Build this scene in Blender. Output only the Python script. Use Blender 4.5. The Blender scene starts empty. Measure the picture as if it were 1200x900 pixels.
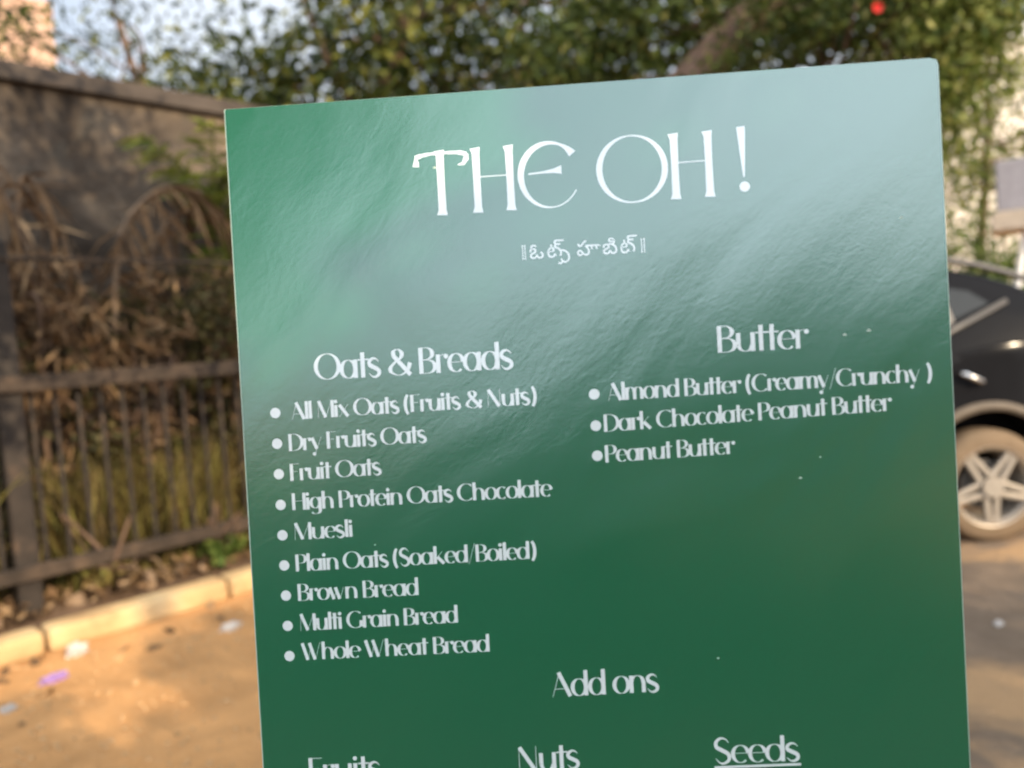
import bpy, bmesh, math, random
import numpy as np
from mathutils import Vector, Matrix
R = math.radians
scene = bpy.context.scene
C = scene.collection

# ------------------------------------------------------------------ camera
PITCH, ROLL, CAM_Z = R(3.3), R(4.0), 1.4
fwd = Vector((0, math.cos(PITCH), -math.sin(PITCH)))
r0 = Vector((1, 0, 0)); u0 = Vector((0, math.sin(PITCH), math.cos(PITCH)))
right = math.cos(ROLL)*r0 - math.sin(ROLL)*u0
up = math.cos(ROLL)*u0 + math.sin(ROLL)*r0
cam = bpy.data.cameras.new('camera'); camo = bpy.data.objects.new('camera', cam); C.objects.link(camo)
camo.matrix_world = Matrix(((right.x, up.x, -fwd.x, 0), (right.y, up.y, -fwd.y, 0), (right.z, up.z, -fwd.z, CAM_Z), (0, 0, 0, 1)))
cam.sensor_width = 36; cam.lens = 27; cam.clip_start = 0.02; cam.clip_end = 600
cam.dof.use_dof = True; cam.dof.focus_distance = 0.66; cam.dof.aperture_fstop = 3.3
scene.camera = camo

# ------------------------------------------------------------------ light
SUN_AZ, SUN_EL = R(45.0), R(25.0)          # azimuth measured from straight behind the camera towards its right
sv = Vector((math.sin(SUN_AZ)*math.cos(SUN_EL), -math.cos(SUN_AZ)*math.cos(SUN_EL), math.sin(SUN_EL)))
w = bpy.data.worlds.new('World'); scene.world = w; w.use_nodes = True
nt = w.node_tree; bg = nt.nodes['Background']
sky = nt.nodes.new('ShaderNodeTexSky'); sky.sky_type = 'NISHITA'; sky.sun_disc = False
sky.sun_elevation = SUN_EL; sky.sun_rotation = math.atan2(sv.x, sv.y)
sky.dust_density = 2.5; sky.air_density = 1.0; sky.ozone_density = 1.0
tc = nt.nodes.new('ShaderNodeTexCoord'); cn = nt.nodes.new('ShaderNodeTexNoise'); cn.inputs['Scale'].default_value = 2.2; cn.inputs['Detail'].default_value = 5
nt.links.new(tc.outputs['Generated'], cn.inputs['Vector'])
cr = nt.nodes.new('ShaderNodeMapRange'); cr.inputs['From Min'].default_value = .3; cr.inputs['From Max'].default_value = .62
cr.inputs['To Min'].default_value = .35; cr.inputs['To Max'].default_value = .9; nt.links.new(cn.outputs['Fac'], cr.inputs['Value'])
cm = nt.nodes.new('ShaderNodeMixRGB'); cm.inputs[2].default_value = (6.4, 6.7, 7.1, 1)      # thin bright haze cloud over the clear sky
ax = Vector((.30, -.92, .24)).normalized()
dt = nt.nodes.new('ShaderNodeVectorMath'); dt.operation = 'DOT_PRODUCT'; dt.inputs[1].default_value = ax      # haze glows brighter on the sun's side
nt.links.new(tc.outputs['Generated'], dt.inputs[0])
mr = nt.nodes.new('ShaderNodeMapRange'); mr.inputs['From Min'].default_value = -.25; mr.inputs['From Max'].default_value = 1
mr.inputs['To Min'].default_value = 1; mr.inputs['To Max'].default_value = 3.6; mr.interpolation_type = 'SMOOTHSTEP'; nt.links.new(dt.outputs['Value'], mr.inputs['Value'])
vs = nt.nodes.new('ShaderNodeVectorMath'); vs.operation = 'SCALE'; vs.inputs[0].default_value = (6.2, 6.7, 7.4)
nt.links.new(mr.outputs[0], vs.inputs['Scale']); nt.links.new(vs.outputs[0], cm.inputs[2])
nt.links.new(cr.outputs[0], cm.inputs[0]); nt.links.new(sky.outputs[0], cm.inputs[1])
nt.links.new(cm.outputs[0], bg.inputs[0]); bg.inputs[1].default_value = 0.13
sl = bpy.data.lights.new('sun', 'SUN'); so = bpy.data.objects.new('sun', sl); C.objects.link(so)
sl.energy = 5.0; sl.angle = R(0.53); sl.color = (1.0, 0.80, 0.55)
so.rotation_euler = (-sv).to_track_quat('-Z', 'Y').to_euler(); so.location = sv*30
scene.view_settings.view_transform = 'Standard'; scene.view_settings.look = 'None'
scene.view_settings.gamma = 1; scene.view_settings.use_curve_mapping = False
scene.view_settings.exposure = 0.38

# ------------------------------------------------------------------ helpers
def tag(o, label=None, cat=None, group=None, kind=None):
    if label: o['label'] = label
    if cat: o['category'] = cat
    if group: o['group'] = group
    if kind: o['kind'] = kind
    return o
def empty(name, loc=(0, 0, 0), rot=(0, 0, 0), label=None, cat=None, group=None):
    o = bpy.data.objects.new(name, None); C.objects.link(o); o.location = loc; o.rotation_euler = rot
    return tag(o, label, cat, group)
def link(name, me, mat, parent=None, smooth=False):
    o = bpy.data.objects.new(name, me); C.objects.link(o)
    if mat: me.materials.append(mat)
    if smooth: me.polygons.foreach_set('use_smooth', [True]*len(me.polygons))
    if parent: o.parent = parent
    return o
def obj(name, bm, mat, parent=None, smooth=False):
    bmesh.ops.recalc_face_normals(bm, faces=bm.faces)
    me = bpy.data.meshes.new(name); bm.to_mesh(me); bm.free()
    return link(name, me, mat, parent, smooth)
def box(bm, c, s, bevel=0.0, mtx=None):
    m = Matrix.Translation(c) @ Matrix.Diagonal((s[0], s[1], s[2], 1))
    if mtx is not None: m = mtx @ m
    b2 = bmesh.new(); bmesh.ops.create_cube(b2, size=1); bmesh.ops.transform(b2, matrix=m, verts=b2.verts)
    if bevel: bmesh.ops.bevel(b2, geom=list(b2.edges), offset=bevel, segments=2, affect='EDGES', profile=0.6)
    merge(bm, b2)
def merge(bm, b2):
    me = bpy.data.meshes.new('tmp'); b2.to_mesh(me); b2.free(); bm.from_mesh(me); bpy.data.meshes.remove(me)
def tube(bm, pts, rad, n=8, cap=True):
    pts = [Vector(p) for p in pts]
    if not hasattr(rad, '__len__'): rad = [rad]*len(pts)
    rings = []; prev = None
    for i, p in enumerate(pts):
        t = (pts[min(i+1, len(pts)-1)] - pts[max(i-1, 0)]).normalized()
        a = Vector((0, 0, 1)) if abs(t.z) < .9 else Vector((1, 0, 0))
        if prev is None: x = t.cross(a).normalized()
        else: x = (prev - t*prev.dot(t)).normalized()
        prev = x; y = t.cross(x)
        rings.append([bm.verts.new(p + (x*math.cos(2*math.pi*k/n) + y*math.sin(2*math.pi*k/n))*rad[i]) for k in range(n)])
    for a, b in zip(rings, rings[1:]):
        for k in range(n): bm.faces.new((a[k], a[(k+1) % n], b[(k+1) % n], b[k]))
    if cap:
        bm.faces.new(rings[0][::-1]); bm.faces.new(rings[-1])
def lathe(bm, prof, n=48, axis='Y', c=(0, 0, 0)):
    c = Vector(c); rings = []
    for r, h in prof:
        ring = []
        for k in range(n):
            a = 2*math.pi*k/n
            ring.append(bm.verts.new(c + Vector((r*math.cos(a), h, r*math.sin(a)) if axis == 'Y' else (r*math.cos(a), r*math.sin(a), h))))
        rings.append(ring)
    for a, b in zip(rings, rings[1:]):
        for k in range(n): bm.faces.new((a[k], a[(k+1) % n], b[(k+1) % n], b[k]))
def catmull(pts, n=8):
    P = [np.array(p, float) for p in pts]; P = [2*P[0]-P[1]] + P + [2*P[-1]-P[-2]]; out = []
    for i in range(1, len(P)-2):
        for k in range(n):
            t = k/n
            out.append(.5*((2*P[i]) + (P[i+1]-P[i-1])*t + (2*P[i-1]-5*P[i]+4*P[i+1]-P[i+2])*t*t + (3*P[i]-P[i-1]-3*P[i+1]+P[i+2])*t**3))
    out.append(P[-2]); return out

# ------------------------------------------------------------------ materials
def newmat(name):
    m = bpy.data.materials.new(name); m.use_nodes = True
    return m, m.node_tree, m.node_tree.nodes['Principled BSDF']
def node(nt, t, **kw):
    n = nt.nodes.new(t)
    for k, v in kw.items(): setattr(n, k, v)
    return n
def ramp(nt, stops, fac=None):
    n = nt.nodes.new('ShaderNodeValToRGB'); e = n.color_ramp.elements
    while len(e) < len(stops): e.new(0.5)
    for i, (p, c) in enumerate(stops):
        e[i].position = p; e[i].color = (*c, 1) if len(c) == 3 else c
    if fac is not None: nt.links.new(fac, n.inputs[0])
    return n
def noise(nt, scale, detail=4, rough=.55, vec=None, dist=0):
    n = nt.nodes.new('ShaderNodeTexNoise'); n.inputs['Scale'].default_value = scale; n.inputs['Detail'].default_value = detail
    n.inputs['Roughness'].default_value = rough; n.inputs['Distortion'].default_value = dist
    if vec is not None: nt.links.new(vec, n.inputs['Vector'])
    return n
def mottled(name, stops, scale, rough=.85, bump=.3, bscale=40, bdist=.01, metallic=0, spec=.3, detail=6):
    m, nt, p = newmat(name)
    tc = node(nt, 'ShaderNodeTexCoord')
    n = noise(nt, scale, detail, .6, tc.outputs['Object'], .3)
    r = ramp(nt, stops, n.outputs['Fac']); nt.links.new(r.outputs[0], p.inputs['Base Color'])
    p.inputs['Roughness'].default_value = rough; p.inputs['Metallic'].default_value = metallic
    p.inputs['Specular IOR Level'].default_value = spec
    if bump:
        b = noise(nt, bscale, 5, .6, tc.outputs['Object']); bn = node(nt, 'ShaderNodeBump')
        bn.inputs['Strength'].default_value = bump; bn.inputs['Distance'].default_value = bdist
        nt.links.new(b.outputs['Fac'], bn.inputs['Height']); nt.links.new(bn.outputs[0], p.inputs['Normal'])
    return m
def plain(name, col, rough=.5, metallic=0, spec=.5, var=.12, scale=12):
    d = tuple(c*(1-var) for c in col); l = tuple(min(1, c*(1+var)) for c in col)
    return mottled(name, [(.3, d), (.7, l)], scale, rough, 0, metallic=metallic, spec=spec)
def leafmat(name, stops, rough=.5, trans=.35):
    m, nt, p = newmat(name)
    g = node(nt, 'ShaderNodeNewGeometry')
    r = ramp(nt, stops, g.outputs['Random Per Island']); nt.links.new(r.outputs[0], p.inputs['Base Color'])
    p.inputs['Roughness'].default_value = rough; p.inputs['Specular IOR Level'].default_value = .2
    t = node(nt, 'ShaderNodeBsdfTranslucent'); mx = node(nt, 'ShaderNodeMixShader'); mx.inputs[0].default_value = trans
    nt.links.new(r.outputs[0], t.inputs['Color']); nt.links.new(p.outputs[0], mx.inputs[1]); nt.links.new(t.outputs[0], mx.inputs[2])
    nt.links.new(mx.outputs[0], nt.nodes['Material Output'].inputs['Surface'])
    return m
M = {}
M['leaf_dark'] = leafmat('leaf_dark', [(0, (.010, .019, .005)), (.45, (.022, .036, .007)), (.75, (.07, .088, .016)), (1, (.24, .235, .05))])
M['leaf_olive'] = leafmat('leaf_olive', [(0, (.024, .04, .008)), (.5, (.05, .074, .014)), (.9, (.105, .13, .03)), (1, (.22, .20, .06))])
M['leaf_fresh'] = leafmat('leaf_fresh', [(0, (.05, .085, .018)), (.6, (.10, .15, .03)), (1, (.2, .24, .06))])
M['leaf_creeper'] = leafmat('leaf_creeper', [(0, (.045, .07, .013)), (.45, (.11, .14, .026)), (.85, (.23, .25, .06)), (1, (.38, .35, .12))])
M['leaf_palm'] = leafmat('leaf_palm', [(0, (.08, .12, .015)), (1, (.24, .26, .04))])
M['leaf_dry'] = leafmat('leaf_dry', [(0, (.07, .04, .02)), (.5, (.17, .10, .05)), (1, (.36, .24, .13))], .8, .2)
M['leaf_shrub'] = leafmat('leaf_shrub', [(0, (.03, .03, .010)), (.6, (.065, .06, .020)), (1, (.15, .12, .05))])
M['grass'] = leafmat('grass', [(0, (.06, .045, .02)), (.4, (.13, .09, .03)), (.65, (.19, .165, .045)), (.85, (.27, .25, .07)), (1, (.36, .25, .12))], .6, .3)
M['bark'] = mottled('bark', [(.3, (.065, .04, .026)), (.7, (.19, .12, .08))], 7, .9, .8, 22, .03)
M['twig'] = plain('twig', (.16, .11, .07), .9)
M['petal'] = plain('petal', (.50, .022, .014), .6, var=.3)

# printed laminate: glossy film over dark green print, slightly wrinkled
def laminate(name, col, warp=True):
    m, nt, p = newmat(name)
    tc = node(nt, 'ShaderNodeTexCoord')
    p.inputs['Base Color'].default_value = (*col, 1)
    p.inputs['Roughness'].default_value = .235
    p.inputs['Specular IOR Level'].default_value = .9; p.inputs['IOR'].default_value = 1.82
    p.inputs['Specular Tint'].default_value = (.88, .96, 1, 1)
    mp = node(nt, 'ShaderNodeMapping', vector_type='TEXTURE'); mp.inputs['Rotation'].default_value = (0, R(-48), 0); mp.inputs['Scale'].default_value = (2.2, 1, 1)
    nt.links.new(tc.outputs['Object'], mp.inputs['Vector'])
    n1 = noise(nt, 210, 3, .6, mp.outputs[0], .5)
    n2 = noise(nt, 10, 2, .45, mp.outputs[0], .5)
    n3 = noise(nt, 420, 2, .5, tc.outputs['Object'])
    def scaled(n, k):
        a = node(nt, 'ShaderNodeMath', operation='MULTIPLY'); a.inputs[1].default_value = k
        nt.links.new(n.outputs['Fac'], a.inputs[0]); return a
    s1, s2, s3 = scaled(n1, .00010), scaled(n2, .0021), scaled(n3, .00004)
    a1 = node(nt, 'ShaderNodeMath', operation='ADD'); a2 = node(nt, 'ShaderNodeMath', operation='ADD')
    nt.links.new(s1.outputs[0], a1.inputs[0]); nt.links.new(s2.outputs[0], a1.inputs[1])
    nt.links.new(a1.outputs[0], a2.inputs[0]); nt.links.new(s3.outputs[0], a2.inputs[1])
    b = node(nt, 'ShaderNodeBump'); b.inputs['Strength'].default_value = 1; b.inputs['Distance'].default_value = 1
    nt.links.new(a2.outputs[0], b.inputs['Height']); nt.links.new(b.outputs[0], p.inputs['Normal'])
    return m
M['print_green'] = laminate('print_green', (.001, .098, .040))
M['print_white'] = laminate('print_white', (.62, .67, .66))
M['board_edge'] = plain('board_edge', (.36, .44, .36), .5)
M['stand_wood'] = mottled('stand_wood', [(.3, (.18, .11, .06)), (.7, (.32, .21, .12))], 9)

# ------------------------------------------------------------------ ground, road, kerb
def ground_mat(name, sand, stonec, patch=None, pscale=.6, pr=(.45, .6)):
    m, nt, p = newmat(name); tc = node(nt, 'ShaderNodeTexCoord')
    n1 = noise(nt, 2.2, 8, .65, tc.outputs['Object'], .4)
    r1 = ramp(nt, [(.3, tuple(c*.70 for c in sand)), (.55, sand), (.75, tuple(min(1, c*1.25) for c in sand))], n1.outputs['Fac'])
    n2 = noise(nt, 30, 5, .7, tc.outputs['Object'])
    r2 = ramp(nt, [(.58, (0, 0, 0)), (.7, (1, 1, 1))], n2.outputs['Fac'])
    mx = node(nt, 'ShaderNodeMixRGB'); mx.inputs[2].default_value = (*stonec, 1)
    mu = node(nt, 'ShaderNodeMath', operation='MULTIPLY'); mu.inputs[1].default_value = .55
    nt.links.new(r2.outputs[0], mu.inputs[0]); nt.links.new(mu.outputs[0], mx.inputs[0]); nt.links.new(r1.outputs[0], mx.inputs[1])
    last = mx
    if patch:
        n3 = noise(nt, pscale, 5, .6, tc.outputs['Object'], .8); r3 = ramp(nt, [(pr[0], (0, 0, 0)), (pr[1], (1, 1, 1))], n3.outputs['Fac'])
        m3 = node(nt, 'ShaderNodeMixRGB'); m3.inputs[2].default_value = (*patch, 1)
        nt.links.new(r3.outputs[0], m3.inputs[0]); nt.links.new(last.outputs[0], m3.inputs[1]); last = m3
    nt.links.new(last.outputs[0], p.inputs['Base Color'])
    p.inputs['Roughness'].default_value = .95; p.inputs['Specular IOR Level'].default_value = .15
    v = noise(nt, 26, 6, .7, tc.outputs['Object']); b = node(nt, 'ShaderNodeBump')
    b.inputs['Strength'].default_value = .7; b.inputs['Distance'].default_value = .035
    nt.links.new(v.outputs['Fac'], b.inputs['Height']); nt.links.new(b.outputs[0], p.inputs['Normal'])
    return m
M['dirt'] = ground_mat('dirt', (.60, .315, .125), (.66, .44, .25))
M['road'] = ground_mat('road', (.20, .145, .10), (.28, .205, .15), (.40, .25, .13), 1.1, (.52, .62))
M['soil'] = ground_mat('soil', (.16, .10, .06), (.3, .22, .14))
bm = bmesh.new(); bmesh.ops.create_grid(bm, x_segments=2, y_segments=2, size=250)
tag(obj('ground', bm, M['dirt']), 'dusty orange dirt verge littered with small stones', kind='structure')

D = Vector((.7, .714, 0)).normalized(); N = Vector((-D.y, D.x, 0)); K = Vector((-2.08, 4.07, 0))
def F(s, off, z=0): return K + D*s + N*off + Vector((0, 0, z))      # along the fence, away from the road, up
frame = Matrix(((D.x, N.x, 0, K.x), (D.y, N.y, 0, K.y), (0, 0, 1, 0), (0, 0, 0, 1)))
random.seed(3)
bm = bmesh.new(); L = []; Rr = []
for i in range(90):
    s = -14 + i*.5
    L.append(bm.verts.new(F(s, -2.55 + random.uniform(-.12, .12) + .2*math.sin(s*.9), .004))); Rr.append(bm.verts.new(F(s, -9.5, .004)))
for i in range(89): bm.faces.new((L[i], Rr[i], Rr[i+1], L[i+1]))
tag(obj('road', bm, M['road']), 'dusty grey brown road surface with drifts of sand', kind='structure')
M['kerb'] = mottled('kerb', [(.3, (.34, .22, .105)), (.5, (.50, .34, .165)), (.72, (.60, .44, .24))], 3.5, .9, .4, 30, .012)
bm = bmesh.new(); s = -9.0
while s < 14:
    ln = .95
    box(bm, (s+ln/2, .085, .06), (ln-.012, .17, .125+random.uniform(-.012, .012)), .038, frame); s += ln
tag(obj('kerb', bm, M['kerb'], None), 'yellowish kerb stones along the dirt verge', kind='structure')
bm = bmesh.new()
g = [[bm.verts.new(F(-9+i*.25, .165+j*.19, .10 + (0 if j == 0 else random.uniform(-.01, .07)))) for j in range(7)] for i in range(93)]
for i in range(92):
    for j in range(6): bm.faces.new((g[i][j], g[i+1][j], g[i+1][j+1], g[i][j+1]))
tag(obj('planting_bed', bm, M['soil'], None, True), 'strip of dark soil between kerb and wall', kind='structure')

# ------------------------------------------------------------------ boundary wall
m, nt, p = newmat('old_wall'); tc = node(nt, 'ShaderNodeTexCoord')
n1 = noise(nt, 1.5, 7, .62, tc.outputs['Object'], .6)
r1 = ramp(nt, [(.3, (.030, .023, .017)), (.44, (.060, .047, .036)), (.56, (.115, .09, .067)), (.70, (.25, .19, .13))], n1.outputs['Fac'])
n2 = noise(nt, 4.5, 5, .6, tc.outputs['Object'], .8); r2 = ramp(nt, [(.55, (0, 0, 0)), (.68, (1, 1, 1))], n2.outputs['Fac'])
mx = node(nt, 'ShaderNodeMixRGB'); mx.inputs[2].default_value = (.085, .075, .06, 1)
mu = node(nt, 'ShaderNodeMath', operation='MULTIPLY'); mu.inputs[1].default_value = .6
nt.links.new(r2.outputs[0], mu.inputs[0]); nt.links.new(mu.outputs[0], mx.inputs[0]); nt.links.new(r1.outputs[0], mx.inputs[1])
nt.links.new(mx.outputs[0], p.inputs['Base Color']); p.inputs['Roughness'].default_value = .92; p.inputs['Specular IOR Level'].default_value = .2
bb = noise(nt, 14, 6, .7, tc.outputs['Object']); bn = node(nt, 'ShaderNodeBump'); bn.inputs['Strength'].default_value = .7; bn.inputs['Distance'].default_value = .03
bn.inputs['Strength'].default_value = 1; n1.inputs['Scale'].default_value = 2.1; nt.links.new(bb.outputs['Fac'], bn.inputs['Height']); nt.links.new(bn.outputs[0], p.inputs['Normal'])
M['wall'] = m
M['coping'] = mottled('coping', [(.3, (.035, .028, .023)), (.7, (.085, .068, .055))], 3, .9, .5, 20, .02)
wall = empty('boundary_wall', F(0, 1.42), (0, 0, 0), 'tall weathered grey brown boundary wall with dark coping behind the fence', 'wall')
winv = Matrix.Translation(-F(0, 1.42))
bm = bmesh.new(); box(bm, (2.5, 1.42, 1.62), (21, .22, 3.24), 0, winv @ frame); obj('wall_face', bm, M['wall'], wall)
bm = bmesh.new(); box(bm, (2.5, 1.42, 3.302), (21.02, .34, .12), .012, winv @ frame); obj('coping', bm, M['coping'], wall)

# ------------------------------------------------------------------ fence
M['fence'] = mottled('fence_paint', [(.3, (.016, .013, .011)), (.6, (.032, .025, .020)), (.78, (.10, .065, .042))], 9, .55, .25, 60, .004, spec=.2)
M['fence_sunlit'] = mottled('fence_sunlit', [(.3, (.022, .017, .013)), (.55, (.05, .036, .026)), (.78, (.12, .08, .05))], 6, .75, .3, 60, .004, spec=.2)  # lighter fence paint for the rails: sunlight on them is put into the colour
fence = empty('metal_fence', F(0, .34), (0, 0, 0), 'dark painted metal fence with rails and thin pickets above the kerb', 'fence')
finv = Matrix.Translation(-F(0, .34)); FM = finv @ frame
posts = [-5.63, -3.03, -.43, 2.17, 4.77, 7.37]
def dupe(o, loc_delta, parent):
    c = o.copy(); C.objects.link(c); c.parent = parent; c.location = Vector(o.location) + loc_delta; return c
bm = bmesh.new(); box(bm, (posts[0], .34, 1.10), (.115, .10, 1.98), .012, FM); post0 = obj('post', bm, M['fence'], fence)
for s in posts[1:]: dupe(post0, D*(s-posts[0]), fence)
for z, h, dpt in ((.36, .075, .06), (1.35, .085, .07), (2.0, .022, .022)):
    bm = bmesh.new(); box(bm, (.87, .335-.05, z), (13.1, dpt, h), .006, FM); obj('rail', bm, M['fence_sunlit'], fence)
pk0 = None
for a, b in zip(posts[1:], posts[2:4]):
    n = 22
    for k in range(n):
        s = a + .1 + (b-a-.2)*k/(n-1)
        if pk0 is None:
            bm = bmesh.new(); box(bm, (s, .345, .85), (.022, .018, .93), .003, FM); pk0 = obj('picket', bm, M['fence'], fence); s0 = s
        else: dupe(pk0, D*(s-s0), fence)

# ------------------------------------------------------------------ vegetation builders
def leaves(name, clumps, n, size, mat, parent=None, seed=0, twigs=None, spread=.28, aspect=.45, droop=.0):
    rng = np.random.default_rng(seed)
    cl = np.array([c[:6] for c in clumps], float); wt = np.array([c[6] if len(c) > 6 else c[3]*c[4]*c[5] for c in clumps], float)
    twigs = twigs or max(12, n//26)
    ci = rng.choice(len(cl), twigs, p=wt/wt.sum())
    v = rng.normal(size=(twigs, 3)); v /= np.linalg.norm(v, axis=1)[:, None]
    rad = rng.random(twigs)**.45
    tp = cl[ci, :3] + v*rad[:, None]*cl[ci, 3:6]
    ti = rng.integers(0, twigs, n)
    c = tp[ti] + rng.normal(size=(n, 3))*spread*np.array([1, 1, .8])
    d = rng.normal(size=(n, 3)) + .6*v[ti]; d[:, 2] -= droop; d /= np.linalg.norm(d, axis=1)[:, None]
    nn = rng.normal(size=(n, 3)); nn[:, 2] += .8; x = np.cross(d, nn); x /= np.linalg.norm(x, axis=1)[:, None]; nn = np.cross(x, d)
    L = size*rng.uniform(.6, 1.3, n)[:, None]; W = L*aspect
    V = np.stack([c-d*L*.5, c-d*L*.02+x*W*.5+nn*W*.16, c+d*L*.5, c-d*L*.02-x*W*.5+nn*W*.16], 1).reshape(-1, 3)
    me = bpy.data.meshes.new(name); me.vertices.add(n*4); me.vertices.foreach_set('co', V.ravel())
    b = np.arange(n)*4; f = np.stack([b, b+1, b+2, b, b+2, b+3], 1).reshape(-1)
    me.loops.add(n*6); me.loops.foreach_set('vertex_index', f.astype(np.int32))
    me.polygons.add(n*2); me.polygons.foreach_set('loop_start', np.arange(n*2, dtype=np.int32)*3)
    me.update(calc_edges=True); me.validate()
    return link(name, me, mat, parent), tp
def tree(name, base, label, clumps, n, size, mat, trunk, rads, seed, group=None, cat='tree', limbs=10, spread=.28, droop=0, aspect=.45):
    t = empty(name, base, (0, 0, 0), label, cat, group); B = Vector(base)
    _, tp = leaves('crown', [tuple(np.array(c[:3])-np.array(base)) + tuple(c[3:]) for c in clumps], n, size, mat, t, seed, None, spread, aspect, droop)
    bm = bmesh.new(); pts = [Vector(q)-B for q in trunk]; sm = catmull([tuple(q) for q in pts], 5)
    rr = np.interp(np.linspace(0, len(rads)-1, len(sm)), range(len(rads)), rads); tube(bm, sm, list(rr), 10)
    rng = random.Random(seed)
    for k in range(limbs):
        i = rng.randint(len(sm)//2, len(sm)-1); a = Vector(sm[i]); b = Vector(tp[rng.randrange(len(tp))])
        mid = (a+b)/2 + Vector((rng.uniform(-.2, .2), rng.uniform(-.2, .2), rng.uniform(0, .4)))
        tube(bm, catmull([tuple(a), tuple(mid), tuple(b)], 4), list(np.linspace(rr[i]*.45, .012, 9)), 6)
    obj('trunk', bm, M['bark'], t, True)
    return t
def frond(name, pts, mat, label, group, n=46, ll=.42, hang=.5, seed=0, cat='palm frond', rw=.012):
    rng = np.random.default_rng(seed); path = catmull(pts, 10); base = Vector(path[0])
    t = empty(name, base, (0, 0, 0), label, cat, group)
    bm = bmesh.new(); P = [Vector(q)-base for q in path]; tube(bm, P, list(np.linspace(rw*1.6, rw*.4, len(P))), 6); obj('stalk', bm, M['twig'] if mat is M['leaf_dry'] else mat, t, True)
    bm = bmesh.new()
    for k in range(n):
        u = .12 + .86*k/(n-1); q = u*(len(P)-1); i = min(int(q), len(P)-2); p0 = P[i].lerp(P[i+1], q-i); tg = (P[i+1]-P[i]).normalized()
        sd = tg.cross(Vector((0, 0, 1))).normalized() if abs(tg.z) < .97 else Vector((1, 0, 0)); l = ll*(.45+.55*math.sin(math.pi*min(1, .2+.8*u)))
        for sg in (-1, 1):
            dv = (sd*sg*.75 + tg*.5 + Vector((0, 0, -hang)) + Vector(rng.normal(size=3)*(.16 if mat is M['leaf_palm'] else .42))).normalized()
            wv = dv.cross(Vector(rng.normal(size=3))).normalized()*(.014 if mat is M['leaf_palm'] else rng.uniform(.005, .02)); ln = l*(rng.uniform(.7, 1.15) if mat is M['leaf_palm'] else rng.uniform(.2, 1.25))
            mid = p0 + dv*ln*.5; tip = p0 + dv*ln + Vector((0, 0, -hang*.25*ln))
            vs = [bm.verts.new(q_) for q_ in (p0-wv*.6, p0+wv*.6, mid+wv, tip, mid-wv)]
            bm.faces.new((vs[0], vs[1], vs[2], vs[4])); bm.faces.new((vs[4], vs[2], vs[3]))
    obj('leaflets', bm, mat, t)
    return t
def blades(name, spots, n, h, mat, label, kind=None, cat=None, group=None, seed=0, parent=None, lean=.35, wd=.012):
    rng = np.random.default_rng(seed); bm = bmesh.new()
    for k in range(n):
        s0_, s1_, o0, o1, z0 = spots[rng.integers(len(spots))]
        b = F(rng.uniform(s0_, s1_), rng.uniform(o0, o1), z0); hh = h*rng.uniform(.45, 1.15)
        dv = Vector((rng.normal()*lean, rng.normal()*lean, 1)).normalized(); wv = dv.cross(Vector(rng.normal(size=3))).normalized()*wd*rng.uniform(.6, 1.4)
        bend = Vector((rng.normal(), rng.normal(), -.5))*hh*.18
        a = [bm.verts.new(q) for q in (b-wv, b+wv, b+dv*hh*.55+wv*.8, b+dv*hh*.55-wv*.8, b+dv*hh+bend)]
        bm.faces.new(a[:4]); bm.faces.new((a[3], a[2], a[4]))
    o = obj(name, bm, mat, parent)
    return tag(o, label, cat, group, kind)

# trees behind the wall and sign
cA = [(-2.9, 10.5, 5.0, 1.3, 1.2, .9), (-1.6, 10.6, 5.4, 1.6, 1.4, 1.3), (-.2, 10.4, 5.0, 1.5, 1.3, 1.3), (1.1, 10.7, 5.3, 1.4, 1.3, 1.3), (-.9, 11, 6.8, 2.2, 1.4, 1.2), (.9, 10.8, 3.8, 1.2, 1, .9), (-1.5, 10.6, 3.9, 1.4, 1, .8)]
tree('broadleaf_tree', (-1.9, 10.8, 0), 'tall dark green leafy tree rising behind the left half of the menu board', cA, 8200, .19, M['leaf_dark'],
     [(-1.9, 10.8, 0), (-1.85, 10.8, 2), (-1.8, 10.7, 4), (-1.2, 10.8, 5.6), (-.8, 10.8, 7)], [.22, .19, .17, .1, .05], 11, limbs=16)
cB = [(1.9, 8.6, 5.0, 1.0, .9, .8), (3.3, 8.6, 5.1, 1.2, 1.0, .8), (2.9, 8.8, 4.0, .9, .8, .7), (1.2, 8.8, 4.4, .9, .8, .8), (4.4, 8.7, 4.9, .9, .8, .9)]
tree('leaning_tree', (.7, 8.3, 0), 'tree with thick bare brown leaning bough above the top edge of the menu board', cB, 7200, .15, M['leaf_olive'],
     [(.7, 8.3, 0), (.85, 8.25, 1.6), (1.35, 8.1, 3.0), (2.09, 8.0, 3.94), (2.91, 8.0, 4.65), (3.9, 8.2, 5.4)], [.27, .25, .24, .22, .19, .10], 12, limbs=3, spread=.24)
cC = [(-5.55, 9.0, 5.55, .3, .3, .35, .35), (-5.4, 11, 6.0, 2.0, 1.2, .9, 1.0), (-4.2, 10.8, 4.9, 1.1, .9, .55, .8), (-5.6, 11, 4.6, 1.2, .9, .35, .5), (-6.8, 11, 5.1, .6, .6, .5, .3), (-3.4, 10.6, 4.4, .7, .7, .6, .7)]
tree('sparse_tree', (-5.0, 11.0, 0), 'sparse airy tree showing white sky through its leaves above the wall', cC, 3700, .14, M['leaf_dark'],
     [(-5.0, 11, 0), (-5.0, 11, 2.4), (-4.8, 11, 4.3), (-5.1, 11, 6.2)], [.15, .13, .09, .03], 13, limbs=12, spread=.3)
cD = [(-2.5, 15, 6.2, 3.5, 2, 2.4), (2.5, 15.5, 6.0, 3.2, 2, 2.4), (6.2, 15, 6.8, 2.4, 2, 2.2)]
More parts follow.
